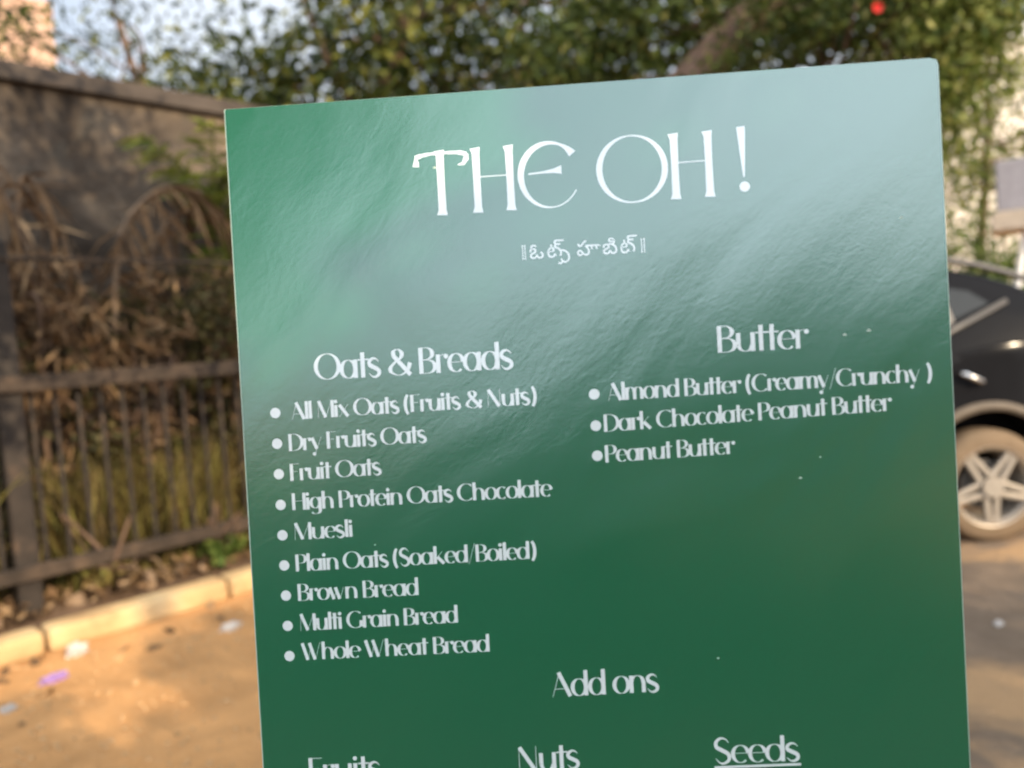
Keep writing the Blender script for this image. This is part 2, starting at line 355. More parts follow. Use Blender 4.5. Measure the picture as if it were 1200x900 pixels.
tree('far_tree', (.6, 15.5, 0), 'distant dark tree filling the gaps between the nearer crowns', cD, 3600, .26, M['leaf_dark'],
     [(.6, 15.5, 0), (.6, 15.5, 3), (.8, 15.4, 5.5), (.6, 15.4, 8)], [.3, .26, .2, .08], 14, limbs=10, spread=.5)
# hanging creeper on the right, hibiscus-like shrub with one red flower
cE = [(3.75, 6.3, 4.2, .55, .4, .7), (3.62, 6.2, 3.55, .36, .3, .6), (3.55, 6.15, 2.95, .24, .22, .45), (4.1, 6.4, 4.4, .5, .4, .5), (4.0, 6.3, 3.5, .2, .2, .4, .02)]
tree('creeper', (3.3, 6.7, 0), 'olive green creeper hanging in a ragged curtain right of the menu board', cE, 15000, .085, M['leaf_creeper'],
     [(3.3, 6.7, 0), (3.3, 6.7, 1.8), (3.4, 6.65, 3.2), (3.75, 6.45, 4.5)], [.06, .055, .045, .02], 15, cat='creeper', limbs=8, spread=.13, droop=.7)
cH = [(2.95, 6.4, 3.9, .3, .25, .22, .03), (2.7, 7.0, 4.05, .55, .4, .28), (3.35, 7.0, 3.95, .45, .4, .3), (3.0, 7.1, 4.45, .8, .5, .35), (2.3, 7.2, 3.6, .5, .4, .35)]
hib = tree('flowering_shrub', (3.0, 7.3, 0), 'tall yellow green shrub with a single red flower above the board', cH, 5200, .085, M['leaf_olive'],
     [(3.0, 7.3, 0), (3.0, 7.25, 1.6), (2.95, 7.15, 3.0), (3.0, 7.05, 4.0)], [.06, .05, .04, .02], 16, cat='shrub', limbs=12, spread=.15)
bm = bmesh.new()
for k in range(7):
    a = 2*math.pi*k/7; dv = Vector((math.cos(a)*.8, -.55, math.sin(a)*.8)).normalized(); wv = dv.cross(Vector((0, 1, 0))).normalized()
    q = [bm.verts.new(v) for v in (Vector((0, 0, 0)), dv*.05-wv*.034, dv*.10-wv*.016+Vector((0, -.01, 0)), dv*.10+wv*.016+Vector((0, -.01, 0)), dv*.05+wv*.034)]; bm.faces.new(q)
tube(bm, [(0, 0, 0), (0, -.08, .01)], [.006, .009], 6)
fl = obj('flower', bm, M['petal'], hib); fl.location = Vector((2.97, 6.0, 3.72)) - Vector((3.0, 7.3, 0)); fl.scale = (.52, .52, .52); fl['label'] = 'red flower'
# green bush behind the car
tree('roadside_bush', (6.6, 10.5, 0), 'bright green bush between the black car and the pale building', [(6.2, 10.4, 1.5, 1.1, .7, 1.0), (7.2, 10.5, 1.4, 1.1, .7, 1.0), (6.6, 10.5, 2.3, .7, .5, .5)], 5200, .11, M['leaf_fresh'],
     [(6.6, 10.5, 0), (6.6, 10.5, .7), (6.7, 10.5, 1.5)], [.06, .05, .02], 17, cat='bush', limbs=8, spread=.2)
tree('pale_tree', (7.0, 11.4, 0), 'airy bright green tree before the pale house, right of the creeper', [(6.7, 11.2, 3.6, .8, .6, .8), (7.3, 11.3, 4.6, 1.0, .6, 1.1), (8.2, 11.3, 3.4, .9, .6, .8), (6.5, 11.2, 2.7, .6, .5, .5)], 2600, .12, M['leaf_creeper'],
     [(7.0, 11.4, 0), (7.0, 11.4, 1.8), (7.1, 11.3, 3.4), (7.2, 11.3, 5.0)], [.09, .08, .06, .02], 21, limbs=12, spread=.2)
# trees and shrubs round the viewer: they shade the wall and the board and show dimly in its gloss
cS = [(.3, 1.75, 4.5, 1.3, .9, 1.0), (1.3, 2.3, 4.3, .9, .8, .9), (-.6, 1.1, 4.2, 1.0, .8, 1.0), (.4, 1.8, 3.45, 1.1, .6, .5), (-.5, 1.2, 3.1, .9, .5, .4)]
tree('street_tree', (-2.0, .1, 0), 'street tree with leaning trunk and crown spread overhead, shading the boundary wall', cS, 9500, .12, M['leaf_olive'],
     [(-2.0, .1, 0), (-1.9, .2, 1.6), (-1.3, .7, 3.1), (-.2, 1.5, 4.3)], [.14, .12, .1, .04], 18, limbs=12, spread=.17)
T0 = Vector((.06, .55, 1.33)) + sv*3.0  # unseen crown added along the sun ray so the board stands in shade
cR = [(T0.x+.17, T0.y, T0.z-.08, .33, .34, .33), (T0.x+.24, T0.y+.1, T0.z+.15, .18, .2, .19), (T0.x-.05, T0.y, T0.z-.22, .25, .3, .22), (T0.x, T0.y, T0.z-.3, .4, .4, .35), (T0.x+.95, T0.y+.5, 2.95, .26, .26, .2, .012), (T0.x+1.35, T0.y-.3, 2.95, .32, .3, .22, .016)]
tree('added_shade_tree', (T0.x+.25, T0.y-.1, 0), 'added dense tree, unseen to the right behind the viewer, shading the menu board', cR, 8000, .085, M['leaf_fresh'],
     [(T0.x+.25, T0.y-.1, 0), (T0.x+.25, T0.y-.1, 1.0), (T0.x+.15, T0.y-.05, 1.9), (T0.x+.05, T0.y, 2.6)], [.05, .045, .04, .012], 19, limbs=10, spread=.06)
HG = 'shrubs in a ragged row behind the viewer'
for k, (x, h, rx, lab) in enumerate([(-3.1, .95, .5, 'lowest shrub at the far end of the row behind the viewer'), (-2.2, 1.0, .5, 'low shrub second from the low end of the row behind the viewer'), (-1.4, 1.18, .45, 'low broad shrub in the row behind the viewer'), (-.7, 1.42, .42, 'middling shrub before the taller ones behind the viewer'), (-.05, 1.68, .40, 'tall shrub at the middle of the row behind the viewer'),
                               (.62, 1.98, .44, 'taller shrub right of the middle of the row behind the viewer'), (1.35, 2.08, .46, 'tallest round shrub of the row behind the viewer'), (2.1, 2.10, .46, 'second tallest shrub of the row behind the viewer'), (2.9, 2.2, .5, 'last tall shrub of the row behind the viewer')]):
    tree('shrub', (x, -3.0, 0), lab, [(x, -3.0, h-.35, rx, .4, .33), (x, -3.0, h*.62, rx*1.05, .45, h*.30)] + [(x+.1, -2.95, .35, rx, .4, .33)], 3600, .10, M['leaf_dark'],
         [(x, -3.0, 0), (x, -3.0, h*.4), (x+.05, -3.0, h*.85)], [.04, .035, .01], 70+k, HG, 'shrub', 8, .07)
tree('dark_tree', (-2.6, -3.6, 0), 'dark tree with high crown behind the viewer at the left', [(-1.95, -3.2, 3.25, .6, .4, .7), (-2.7, -3.3, 3.0, .7, .5, 1.0), (-1.35, -3.2, 3.2, .5, .4, .6), (-2.4, -3.4, 4.3, 1.2, .8, .7), (-2.15, -3.2, 2.35, .42, .4, .5), (-.75, -3.2, 3.0, .45, .4, .4, .012)], 10500, .11, M['leaf_olive'],
     [(-2.6, -3.6, 0), (-2.6, -3.6, 1.6), (-2.5, -3.5, 3.0), (-2.3, -3.4, 4.3)], [.09, .08, .06, .02], 81, limbs=12, spread=.1)
for x_, y_, lab in ((8.6, -4.6, 'added unseen dark tree far to the right behind the viewer, darkening the car reflections'), (12.5, -1.5, 'second added unseen dark tree, beyond the first one')):  # unseen trees added so the car paint reflects something dark
    tree('dark_tree', (x_, y_, 0), lab, [(x_, y_, 3.6, 2.2, 1.8, 2.6), (x_-1.4, y_+.4, 2.2, 1.4, 1.2, 1.9), (x_+1.4, y_+.4, 2.6, 1.5, 1.2, 2.2)], 7000, .24, M['leaf_dark'],
         [(x_, y_, 0), (x_, y_, 2), (x_+.1, y_, 4), (x_, y_, 5.6)], [.24, .2, .15, .05], int(90+x_), limbs=10, spread=.3)

# dry and green growth between fence and wall
DG = 'dried palm fronds in front of the boundary wall'
def ff(*a): return tuple(F(*a))
frond('dry_palm_frond', [ff(.30, .95, 1.3), ff(.42, .93, 2.25), ff(.80, .9, 2.60), ff(1.14, .88, 2.30), ff(1.25, .86, 1.7)], M['leaf_dry'], 'dry brown palm frond arching high beside the left edge of the menu board', DG, 60, .45, .9, 1)
frond('dry_palm_frond', [ff(.55, 1.0, 1.2), ff(.62, 1.0, 2.1), ff(.9, .98, 2.45), ff(1.3, .95, 2.2)], M['leaf_dry'], 'dry brown palm frond nested beneath the high arching frond', DG, 50, .4, .9, 2)
for k, (a, lab) in enumerate([((-.5, 2.75, -.1, 2.0, .05, 1.4), 'dry frond hanging at the far left over the upper rail'), ((-.2, 2.55, .12, 1.9, .2, 1.2), 'dry drooping frond just right of the hanging far left one'), ((-.75, 2.3, -.35, 1.8, -.2, 1.1), 'dry frond bent low behind the fence post')]):
    frond('dry_palm_frond', [ff(a[0], .95, 1.1), ff(a[0]+.08, .9, a[1]), ff(a[2], .8, a[3]), ff(a[4], .75, a[5])], M['leaf_dry'], lab, DG, 46, .38, .7, 3+k)
GF = 'green palm fronds by the wall'
for k, (e, lab) in enumerate([((.52, .75, 2.86), 'green palm frond pointing left in front of the wall'), ((1.0, .7, 3.02), 'green palm frond rising upright beside the board edge'), ((1.2, .7, 2.55), 'green palm frond curving down behind the board edge')]):
    frond('palm_frond', [ff(1.15, .95, 1.6), ff(1.08, .9, 2.4), ff((1.05+e[0])/2, .82, 2.72), ff(*e)], M['leaf_palm'], lab, GF, 34, .34, .35, 20+k)
SG = 'dark shrubs against the wall'
for k, (s, o, z, rx, rz, n, lab) in enumerate([(.75, .95, 1.6, .42, .42, 2200, 'dark leafy shrub behind the middle rail near the board'), (.1, 1.0, 1.45, .35, .45, 1300, 'brownish shrub behind the middle of the fence panel'), (-.55, .95, 1.3, .4, .6, 1500, 'dark shrub behind the thick fence post'), (1.6, 1.0, 1.5, .5, .6, 1800, 'dark shrub hidden mostly behind the board'), (2.6, .95, 1.2, .5, .7, 1500, 'dark shrub farther along the wall')]):
    c = F(s, o, z); b = F(s, o, .12)
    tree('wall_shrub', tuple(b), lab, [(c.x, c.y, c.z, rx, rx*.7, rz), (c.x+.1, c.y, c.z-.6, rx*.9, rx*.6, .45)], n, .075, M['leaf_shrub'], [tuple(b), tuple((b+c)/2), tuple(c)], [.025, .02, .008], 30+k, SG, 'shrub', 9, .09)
DS = 'dry shrubs tangled behind the fence rails'
for k, (s, o, z, rx, rz, n, lab) in enumerate([(-.15, .85, 1.75, .32, .5, 900, 'dry brown tangled shrub at the far left between the upper rails'), (.38, .8, 1.55, .3, .4, 800, 'dry brown tangled shrub under the high arching frond'), (1.05, .85, 1.75, .3, .4, 800, 'dry brown tangled shrub beside the board edge')]):
    c = F(s, o, z); b = F(s, o, .12)
    tree('dry_shrub', tuple(b), lab, [(c.x, c.y, c.z, rx, rx*.6, rz), (c.x, c.y, c.z-.6, rx*.8, rx*.5, .4)], n, .12, M['leaf_dry'], [tuple(b), tuple((b+c)/2), tuple(c)], [.02, .016, .006], 130+k, DS, 'shrub', 12, .08, .5, .18)
blades('grass', [(-1.6, 2.6, .5, .95, .12), (-.2, 1.0, .45, .8, .12)], 3600, .85, M['grass'], 'tall yellow green grass growing behind the pickets', 'stuff', seed=5, lean=.16, wd=.007)
WG = 'low weeds under the bottom rail'
for k, (s, o, lab) in enumerate([(.62, .30, 'leafy green weed under the bottom rail close to the board'), (.92, .34, 'yellowish weed tucked behind the board edge'), (-.05, .33, 'small dry weed right of the fence post')]):
    b = F(s, o, .13)
    tree('weed', tuple(b), lab, [(b.x, b.y, b.z+.1, .13, .1, .09)], 150, .07, M['leaf_fresh'] if k == 0 else M['grass'], [tuple(b), tuple(b+Vector((0, .01, .06))), tuple(b+Vector((.01, 0, .12)))], [.006, .005, .003], 50+k, WG, 'weed', 4, .03, aspect=.6)
rng = np.random.default_rng(77); bm = bmesh.new()
for k in range(830):
    s_, o_ = rng.uniform(-1.6, 1.6), (rng.uniform(.2, .6) if k < 800 else -abs(rng.normal()*.35)-.03); q_ = F(s_, o_, (.145 if o_ > 0 else .01)+abs(rng.normal())*.03*(o_ > 0))
    a_ = Vector(rng.normal(size=3)); a_.z *= .45; a_.normalize(); b_ = a_.cross(Vector(rng.normal(size=3)*(.4, .4, 1))).normalized(); l_ = rng.uniform(.02, .05)
    bm.faces.new([bm.verts.new(v) for v in (q_-a_*l_, q_+b_*l_*.5, q_+a_*l_, q_-b_*l_*.5)])
tag(obj('leaf_litter', bm, M['leaf_dry']), 'dry fallen leaves heaped along the foot of the fence', kind='stuff')
M['stone'] = mottled('stone', [(.3, (.15, .095, .06)), (.7, (.34, .24, .15))], 9, .9, .5, 25, .01)
def rock(name, loc, s, label, group, seed, mat=None):
    rng = random.Random(seed); bm = bmesh.new(); bmesh.ops.create_icosphere(bm, subdivisions=3, radius=1)
    ks = [(Vector([rng.gauss(0, 1) for _ in range(3)]).normalized(), rng.uniform(.5, .95)) for _ in range(12)]
    for v in bm.verts:
        for d_, h in ks:
            e = v.co.dot(d_)
            if e > h*.85: v.co -= d_*(e-h*.85)
        v.co = Vector((v.co.x*s[0], v.co.y*s[1], v.co.z*s[2]))
    o = obj(name, bm, mat or M['stone'], None); o.location = loc; o.rotation_euler = (0, 0, rng.uniform(0, 6))
    return tag(o, label, 'stone', group)
RG = 'stones lying under the bottom rail'
for k, (s, o, sz, lab) in enumerate([(-.22, .30, .06, 'pale stone standing beside the fence post foot'), (.03, .40, .05, 'small tan stone second from the fence post'), (.16, .31, .075, 'broad pale stone midway under the bottom rail'), (.36, .37, .05, 'tan stone right of the broad pale one'), (.46, .26, .045, 'little stone nearest the green weed'), (-.62, .32, .08, 'brown stone left of the fence post')]):
    rock('stone', F(s, o, .12+sz*.55), (sz, sz*.7, sz*1.05), lab, RG, 60+k)
for k, (s, o, ln, ang, lab) in enumerate([(.05, .36, .4, .5, 'bare twig leaning between the stones'), (.3, .38, .35, -.6, 'thin dry stick crossed over the stones')]):
    bm = bmesh.new(); b = F(s, o, .13); tube(bm, [(0, 0, 0), (D.x*ln*.3*ang, D.y*ln*.3*ang, ln*.35), (D.x*ln*ang, D.y*ln*ang, ln*.55)], [.012, .009, .005], 6)
    t_ = obj('stick', bm, M['twig'], None, True); t_.location = b; tag(t_, lab, 'stick')

# ------------------------------------------------------------------ buildings beyond
M['peach'] = mottled('peach_plaster', [(.3, (.38, .24, .165)), (.7, (.47, .31, .22))], 1.5, .9, .2)
M['cream'] = mottled('cream_plaster', [(.3, (.58, .51, .43)), (.7, (.70, .63, .54))], 1.2, .9, .2)
M['glass'] = plain('dark_glass', (.03, .035, .04), .12, spec=.6)
M['trimwhite'] = plain('trim_white', (.75, .72, .68), .7)
def building(name, c, s, mat, label, wins, rot=0, roofmat=None, over=.3):
    t = empty(name, (c[0], c[1], 0), (0, 0, rot), label, 'building')
    bm = bmesh.new(); box(bm, (0, 0, s[2]/2), s, .02); obj('wall', bm, mat, t)
    bm = bmesh.new(); box(bm, (0, 0, s[2]+.152), (s[0]+over, s[1]+over, .3), .02); obj('roof', bm, roofmat or M['trimwhite'], t)
    for (x, z, ww, hh) in wins:
        bm = bmesh.new()
        for dx, dz, a, b in ((-ww/2, 0, .08, hh+.16), (ww/2, 0, .08, hh+.16)): box(bm, (x+dx, -s[1]/2-.03, z+dz), (a, .07, b))
        for dz in (-hh/2-.04, hh/2+.04): box(bm, (x, -s[1]/2-.028, z+dz), (ww-.082, .065, .08))
        wo = obj('window', bm, M['trimwhite'], t)
        bm = bmesh.new(); box(bm, (x, -s[1]/2-.012, z), (ww-.08, .02, hh)); obj('pane', bm, M['glass'], wo)
    return t
building('peach_house', (-13.1, 17.5, 0), (6, 2.6, 9.5), M['peach'], 'peach plastered house showing above the wall at far left', [(-1.5, 7.9, 1.2, 1.3), (-1.5, 4.6, 1.2, 1.3), (1.2, 4.6, 1.2, 1.3)], R(32), M['peach'], .06)
building('pale_house', (13.6, 17.5, 0), (11.5, 5, 6.4), M['cream'], 'pale cream house behind the creeper and parked car', [(-1.5, 2.0, 1.3, 1.3), (1.5, 2.0, 1.3, 1.3), (-1.5, 5.0, 1.3, 1.2), (1.5, 5.0, 1.3, 1.2)])
# raised box on slanted legs
M['greypanel'] = plain('grey_panel', (.34, .32, .34), .6)
M['creampanel'] = plain('cream_panel', (.52, .43, .33), .7)
rb = empty('raised_box', (5.77, 8.0, 0), (0, 0, R(-32.7)), 'grey and cream box raised on slanted pale legs behind the black car', 'box')
bm = bmesh.new(); box(bm, (0, 0, 2.62), (1.1, .7, .52), .02); obj('cabinet', bm, M['greypanel'], rb)
bm = bmesh.new(); box(bm, (0, 0, 2.26), (1.2, .8, .196), .02); obj('base_panel', bm, M['creampanel'], rb)
for sx in (-1, 1):
    for sy in (-1, 1):
        bm = bmesh.new(); tube(bm, [(sx*.62, sy*.4, 0), (sx*.3, sy*.25, 2.17)], .03, 8); obj('leg', bm, M['trimwhite'], rb, True)

# ------------------------------------------------------------------ car
M['carpaint'] = plain('black_paint', (.010, .010, .011), .12, spec=.04, var=.05)
M['carglass'] = plain('car_glass', (.02, .023, .024), .15, spec=.22, var=.02)
M['chrome'] = plain('chrome', (.62, .60, .57), .25, 1.0)
M['satin'] = plain('satin_trim', (.085, .077, .068), .4, 0)
M['clad'] = plain('dusty_cladding', (.11, .085, .06), .7)
M['tyre'] = plain('dusty_tyre', (.17, .12, .075), .9, spec=.2)
M['alloy'] = plain('alloy', (.34, .30, .25), .45, .4)
M['rubberblack'] = plain('black_plastic', (.02, .02, .02), .6)
M['red_lamp'] = plain('red_lamp', (.35, .01, .01), .15)
M['lamp_clear'] = plain('clear_lamp', (.6, .6, .6), .1)
CX, CY = 1.49, 5.37
car = empty('parked_car', (CX, CY, 0), (0, 0, 0), 'black parked hatchback car with silver five spoke wheel, mostly behind the board', 'car')
def sidey(z): return .868 - max(0, z-1.12)*.42
def loft(name, sts, ring, mat, cut=None):
    bm = bmesh.new(); rs = []
    for st in sts: rs.append([bm.verts.new(v) for v in ring(st)])
    n = len(rs[0])
    for a, b in zip(rs, rs[1:]):
        for k in range(n): bm.faces.new((a[k], a[(k+1) % n], b[(k+1) % n], b[k]))
    bm.faces.new(rs[0][::-1]); bm.faces.new(rs[-1])
    return bm
def smooth_sts(sts, n=5): return [tuple(q) for q in catmull(sts, n)]
body_st = smooth_sts([(-2.10, .36, .70, .60), (-2.02, .26, .80, .74), (-1.75, .22, .93, .84), (-1.1, .20, 1.04, .87), (-.5, .20, 1.10, .88), (.3, .20, 1.13, .88), (1.0, .20, 1.16, .88), (1.5, .22, 1.20, .87), (1.95, .32, 1.18, .80), (2.09, .44, 1.05, .70)])
def body_ring(st):
    x, zb, zt, w = st; h = zt-zb
    half = [(w*.80, zb), (w*.94, zb+.05), (w*.985, zb+.2*h), (w*1.0, zb+.45*h), (w*1.0, zb+.66*h), (w*.985, zb+.72*h), (w*.985, zb+.9*h), (w*.96, zb+.97*h), (w*.90, zt)]
    return [(x, -y, z) for y, z in half] + [(x, y, z) for y, z in half[::-1]]
bmb = loft('body', body_st, body_ring, M['carpaint'])
bmesh.ops.recalc_face_normals(bmb, faces=bmb.faces)
me = bpy.data.meshes.new('body'); bmb.to_mesh(me); bmb.free(); bodyo = link('body', me, M['carpaint'], None)
cutbm = bmesh.new()
WHX = (-1.29, 1.30); WR, AR = .338, .435
for x in WHX:
    for sy in (-1, 1):
        b2 = bmesh.new(); bmesh.ops.create_cone(b2, cap_ends=True, segments=48, radius1=AR, radius2=AR, depth=.6)
        bmesh.ops.transform(b2, matrix=Matrix.Translation((x, sy*.86, WR+.02)) @ Matrix.Rotation(R(90), 4, 'X'), verts=b2.verts); merge(cutbm, b2)
cme = bpy.data.meshes.new('cut'); cutbm.to_mesh(cme); cutbm.free(); cuto = bpy.data.objects.new('cut', cme); C.objects.link(cuto)
md = bodyo.modifiers.new('b', 'BOOLEAN'); md.object = cuto; md.operation = 'DIFFERENCE'; md.solver = 'EXACT'
bpy.context.view_layer.update(); dg = bpy.context.evaluated_depsgraph_get()
nm = bpy.data.meshes.new_from_object(bodyo.evaluated_get(dg)); bodyo.modifiers.clear(); bodyo.data = nm
bpy.data.objects.remove(cuto); bodyo.parent = car
for p_ in nm.polygons: p_.use_smooth = True
try: nm.set_sharp_from_angle(angle=R(32))
except Exception: pass
if not nm.materials: nm.materials.append(M['carpaint'])
# greenhouse with roof
gh = smooth_sts([(-.95, 1.05, 1.07, 1.0), (-.15, 1.06, 1.56, 1.0), (.4, 1.07, 1.665, 1.0), (.9, 1.08, 1.69, 1.0), (1.25, 1.09, 1.66, .99), (1.62, 1.10, 1.54, .965), (1.85, 1.10, 1.40, .93), (2.02, 1.10, 1.14, .88)], 5)
def gring(st):
    x, zb, zt, k = st; e = min(.07, (zt-zb)*.4)
    half = [(sidey(zb)*k, zb), (sidey(zb+.5*(zt-zb))*k, zb+.5*(zt-zb)), (sidey(zt-e)*k, zt-e), ((sidey(zt-e)-.05)*k, zt-.02), ((sidey(zt-e)-.16)*k, zt), (.25*k, zt+.012)]
    return [(x, -y, z) for y, z in half] + [(x, y, z) for y, z in half[::-1]]
cab = obj('cabin', loft('cabin', gh, gring, None), M['carpaint'], car, True)
try: cab.data.set_sharp_from_angle(angle=R(40))
except Exception: pass
def sidepanel(name, poly, mat, off=.006, th=.012, sgn=-1):
    bm = bmesh.new()
    a = [bm.verts.new((x, sgn*(sidey(z)+off), z)) for x, z in poly]; b = [bm.verts.new((x, sgn*(sidey(z)+off-th), z)) for x, z in poly]; n = len(poly)
    bm.faces.new(a); bm.faces.new(b[::-1])
    for k in range(n): bm.faces.new((a[k], b[k], b[(k+1) % n], a[(k+1) % n]))
    return obj(name, bm, mat, car)
for sg in (-1, 1):
    sidepanel('side_window', [(-.62, 1.16), (.28, 1.18), (.28, 1.60), (-.05, 1.55)], M['carglass'], sgn=sg)
    sidepanel('side_window', [(.36, 1.18), (.90, 1.215), (.90, 1.60), (.36, 1.61)], M['carglass'], sgn=sg)
    sidepanel('quarter_window', [(1.17, 1.335), (1.40, 1.42), (1.30, 1.50), (1.14, 1.535)], M['carglass'], sgn=sg)
    sidepanel('window_pillar', [(1.06, 1.27), (1.165, 1.325), (1.13, 1.565), (1.00, 1.59)], M['satin'], .010, sgn=sg)
    bm = bmesh.new(); tube(bm, [(x, sg*(sidey(z)+.012), z) for x, z in ((-.66, 1.14), (.3, 1.16), (1.0, 1.21), (1.13, 1.27), (1.5, 1.425))], .017, 8); obj('window_trim', bm, M['satin'], car, True)
    bm = bmesh.new(); tube(bm, [(x, sg*(sidey(z-.06)-.05), z) for x, z in catmull([(-.1, 1.60), (.4, 1.70), (.9, 1.725), (1.25, 1.70), (1.55, 1.61), (1.72, 1.535)], 4)], .022, 8); obj('roof_edge_highlight', bm, M['satin'], car, True)  # tube added as the pale highlight of the sunlit roof edge
    for hx, hz, dx in ((.08, .99, .2), (1.13, .995, .14)):
        bm = bmesh.new(); tube(bm, [(hx, sg*.865, hz+.02), (hx+.02, sg*.905, hz+.02), (hx+dx-.02, sg*.905, hz-.03), (hx+dx, sg*.865, hz-.035)], .016, 8); obj('door_handle', bm, M['chrome'], car, True)
    for x in WHX:
        bm = bmesh.new(); z0 = WR+.02
        prof = [(AR-.004, .0), (AR-.004, .028), (AR+.03, .03), (AR+.05, .012), (AR+.05, -.02)]; rings = []
        for k in range(41):
            a = R(-18) + R(216)*k/40
            rings.append([bm.verts.new((x+r*math.cos(a), sg*(.868+h), z0+r*math.sin(a))) for r, h in prof])
        for a, b in zip(rings, rings[1:]):
            for k in range(4): bm.faces.new((a[k], a[k+1], b[k+1], b[k]))
        obj('wheel_arch', bm, M['clad'], car, True)
        wh = empty('wheel', (x, sg*.79, WR)); wh.parent = car
        bm = bmesh.new()
        lathe(bm, [(.225, -.10), (.30, -.105), (.328, -.085), (WR, -.05), (WR, .05), (.328, .085), (.30, .105), (.225, .10), (.225, -.10)], 56); obj('tyre', bm, M['tyre'], wh, True)
        bm = bmesh.new(); o_ = sg
        lathe(bm, [(.19, -.07*o_), (.205, -.0*o_), (.212, .075*o_), (.228, .098*o_), (.24, .104*o_), (.243, .095*o_)], 56)
        for k in range(5):
            a = R(-90)+2*math.pi*k/5
            for da in (-.16, .16):
                mtx = Matrix.Rotation(-(a), 4, 'Y') @ Matrix.Translation((.125, (.078+.0)*o_, 0)) @ Matrix.Rotation(-da*.55, 4, 'Y')
                box(bm, (0, 0, .027 if da < 0 else -.027), (.21, .03, .034), .008, mtx)
        b2 = bmesh.new(); bmesh.ops.create_cone(b2, cap_ends=True, segments=32, radius1=.062, radius2=.05, depth=.05)
        bmesh.ops.transform(b2, matrix=Matrix.Translation((0, .085*o_, 0)) @ Matrix.Rotation(R(90)*o_, 4, 'X'), verts=b2.verts); merge(bm, b2)
        obj('rim', bm, M['alloy'], wh, False)
        bm = bmesh.new(); lathe(bm, [(.001, .0), (.14, .0), (.15, .012*o_), (.14, .025*o_), (.001, .025*o_)], 40); obj('brake_disc', bm, M['satin'], wh)
    bm = bmesh.new(); box(bm, (2.0, sg*.62, .98), (.16, .22, .22), .03); obj('tail_lamp', bm, M['red_lamp'], car)
    bm = bmesh.new(); box(bm, (-1.98, sg*.56, .72), (.16, .3, .12), .03); obj('headlight', bm, M['lamp_clear'], car)
    bm = bmesh.new(); box(bm, (-.58, sg*1.0, 1.17), (.12, .2, .13), .03); obj('mirror', bm, M['carpaint'], car)

# ------------------------------------------------------------------ litter
M['plastic'] = plain('white_plastic', (.48, .44, .40), .35, spec=.6)
M['purple'] = plain('purple_film', (.30, .18, .40), .25, spec=.6)
def crumple(name, loc, s, mat, label, seed, cat='litter'):
    rng = random.Random(seed); bm = bmesh.new(); bmesh.ops.create_icosphere(bm, subdivisions=3, radius=1)
    for v in bm.verts:
        k = .62 + .38*abs(math.sin(v.co.x*4+seed)*math.cos(v.co.y*5-seed)+math.sin(v.co.z*6+v.co.x*3)) + rng.uniform(-.13, .13)
        v.co = Vector((v.co.x*s[0]*k, v.co.y*s[1]*k, max(-.6, v.co.z)*s[2]*k))
    o = obj(name, bm, mat); o.location = (loc[0], loc[1], s[2]*.55); o.rotation_euler = (0, 0, rng.uniform(0, 3)); return tag(o, label, cat)
crumple('plastic_bag', (-2.24, 3.72), (.048, .04, .038), M['plastic'], 'crumpled white plastic bag on dirt beside the kerb', 1, 'bag')
crumple('sweet_wrapper', (-2.17, 3.42), (.055, .035, .022), M['purple'], 'small purple wrapper on the dirt below the white bag', 2, 'wrapper')
crumple('paper_scrap', (-1.55, 3.93), (.055, .04, .02), M['plastic'], 'white paper scrap lying near the board on the dirt', 3, 'paper')
crumple('paper_scrap', (-2.20, 3.14), (.03, .028, .014), M['plastic'], 'tiny white paper scrap at the far left of the dirt', 4, 'paper')
crumple('paper_scrap', (2.06, 3.30), (.025, .02, .014), M['plastic'], 'tiny pale scrap on the road right of the board', 5, 'paper')
rng = np.random.default_rng(8); bm = bmesh.new()
for k in range(1300):
    s_, o_ = rng.uniform(-2.2, 1.2), rng.uniform(-2.4, -.05)
    p_ = F(s_, o_, .004); r_ = rng.uniform(.004, .014)
    b2 = bmesh.new(); bmesh.ops.create_icosphere(b2, subdivisions=1, radius=r_); bmesh.ops.transform(b2, matrix=Matrix.Translation(p_) @ Matrix.Diagonal((1.2, .9, .7, 1)), verts=b2.verts); merge(bm, b2)
M['gravel'] = mottled('gravel', [(.3, (.36, .21, .09)), (.7, (.50, .31, .15))], 14, .9, .3, 40, .004)
tag(obj('gravel', bm, M['gravel']), 'small loose stones scattered over the dirt verge', kind='stuff')

# ------------------------------------------------------------------ menu board
BO = Vector((-0.19288545, 0.56285002, 1.57921734)); BU = Vector((0.99839303, -0.05500336, -0.01363764)).normalized(); BD = Vector((-0.01602546, -0.04320759, -0.99893758)).normalized()
BN = BU.cross(BD).normalized()
if BN.y > 0: BN = -BN
BW, BH = .500, .780
board = empty('menu_board', (0, 0, 0), (0, 0, 0), 'glossy dark green menu board with white lettering standing in front of everything', 'menu board')
bx = BU; bz = -BD; by = -BN            # local: x right, z up, y away from the viewer; origin = top left corner of the face
by = bz.cross(bx).normalized()
bz = bx.cross(by).normalized()
board.matrix_world = Matrix(((bx.x, by.x, bz.x, BO.x), (bx.y, by.y, bz.y, BO.y), (bx.z, by.z, bz.z, BO.z), (0, 0, 0, 1)))
def rrect(x0, x1, z0, z1, rad, n=5):
    out = [(x1, z1-.0055), (x1-.0012, z1-.0018), (x1-.006, z1-.0004)]     # the top right corner is worn off
    for cx, cz, a0 in ( (x0+rad, z1-rad, 90), (x0+rad, z0+rad, 180), (x1-rad, z0+rad, 270)):
        for k in range(n+1):
            a = R(a0+90*k/n); out.append((cx+rad*math.cos(a), cz+rad*math.sin(a)))
    return out
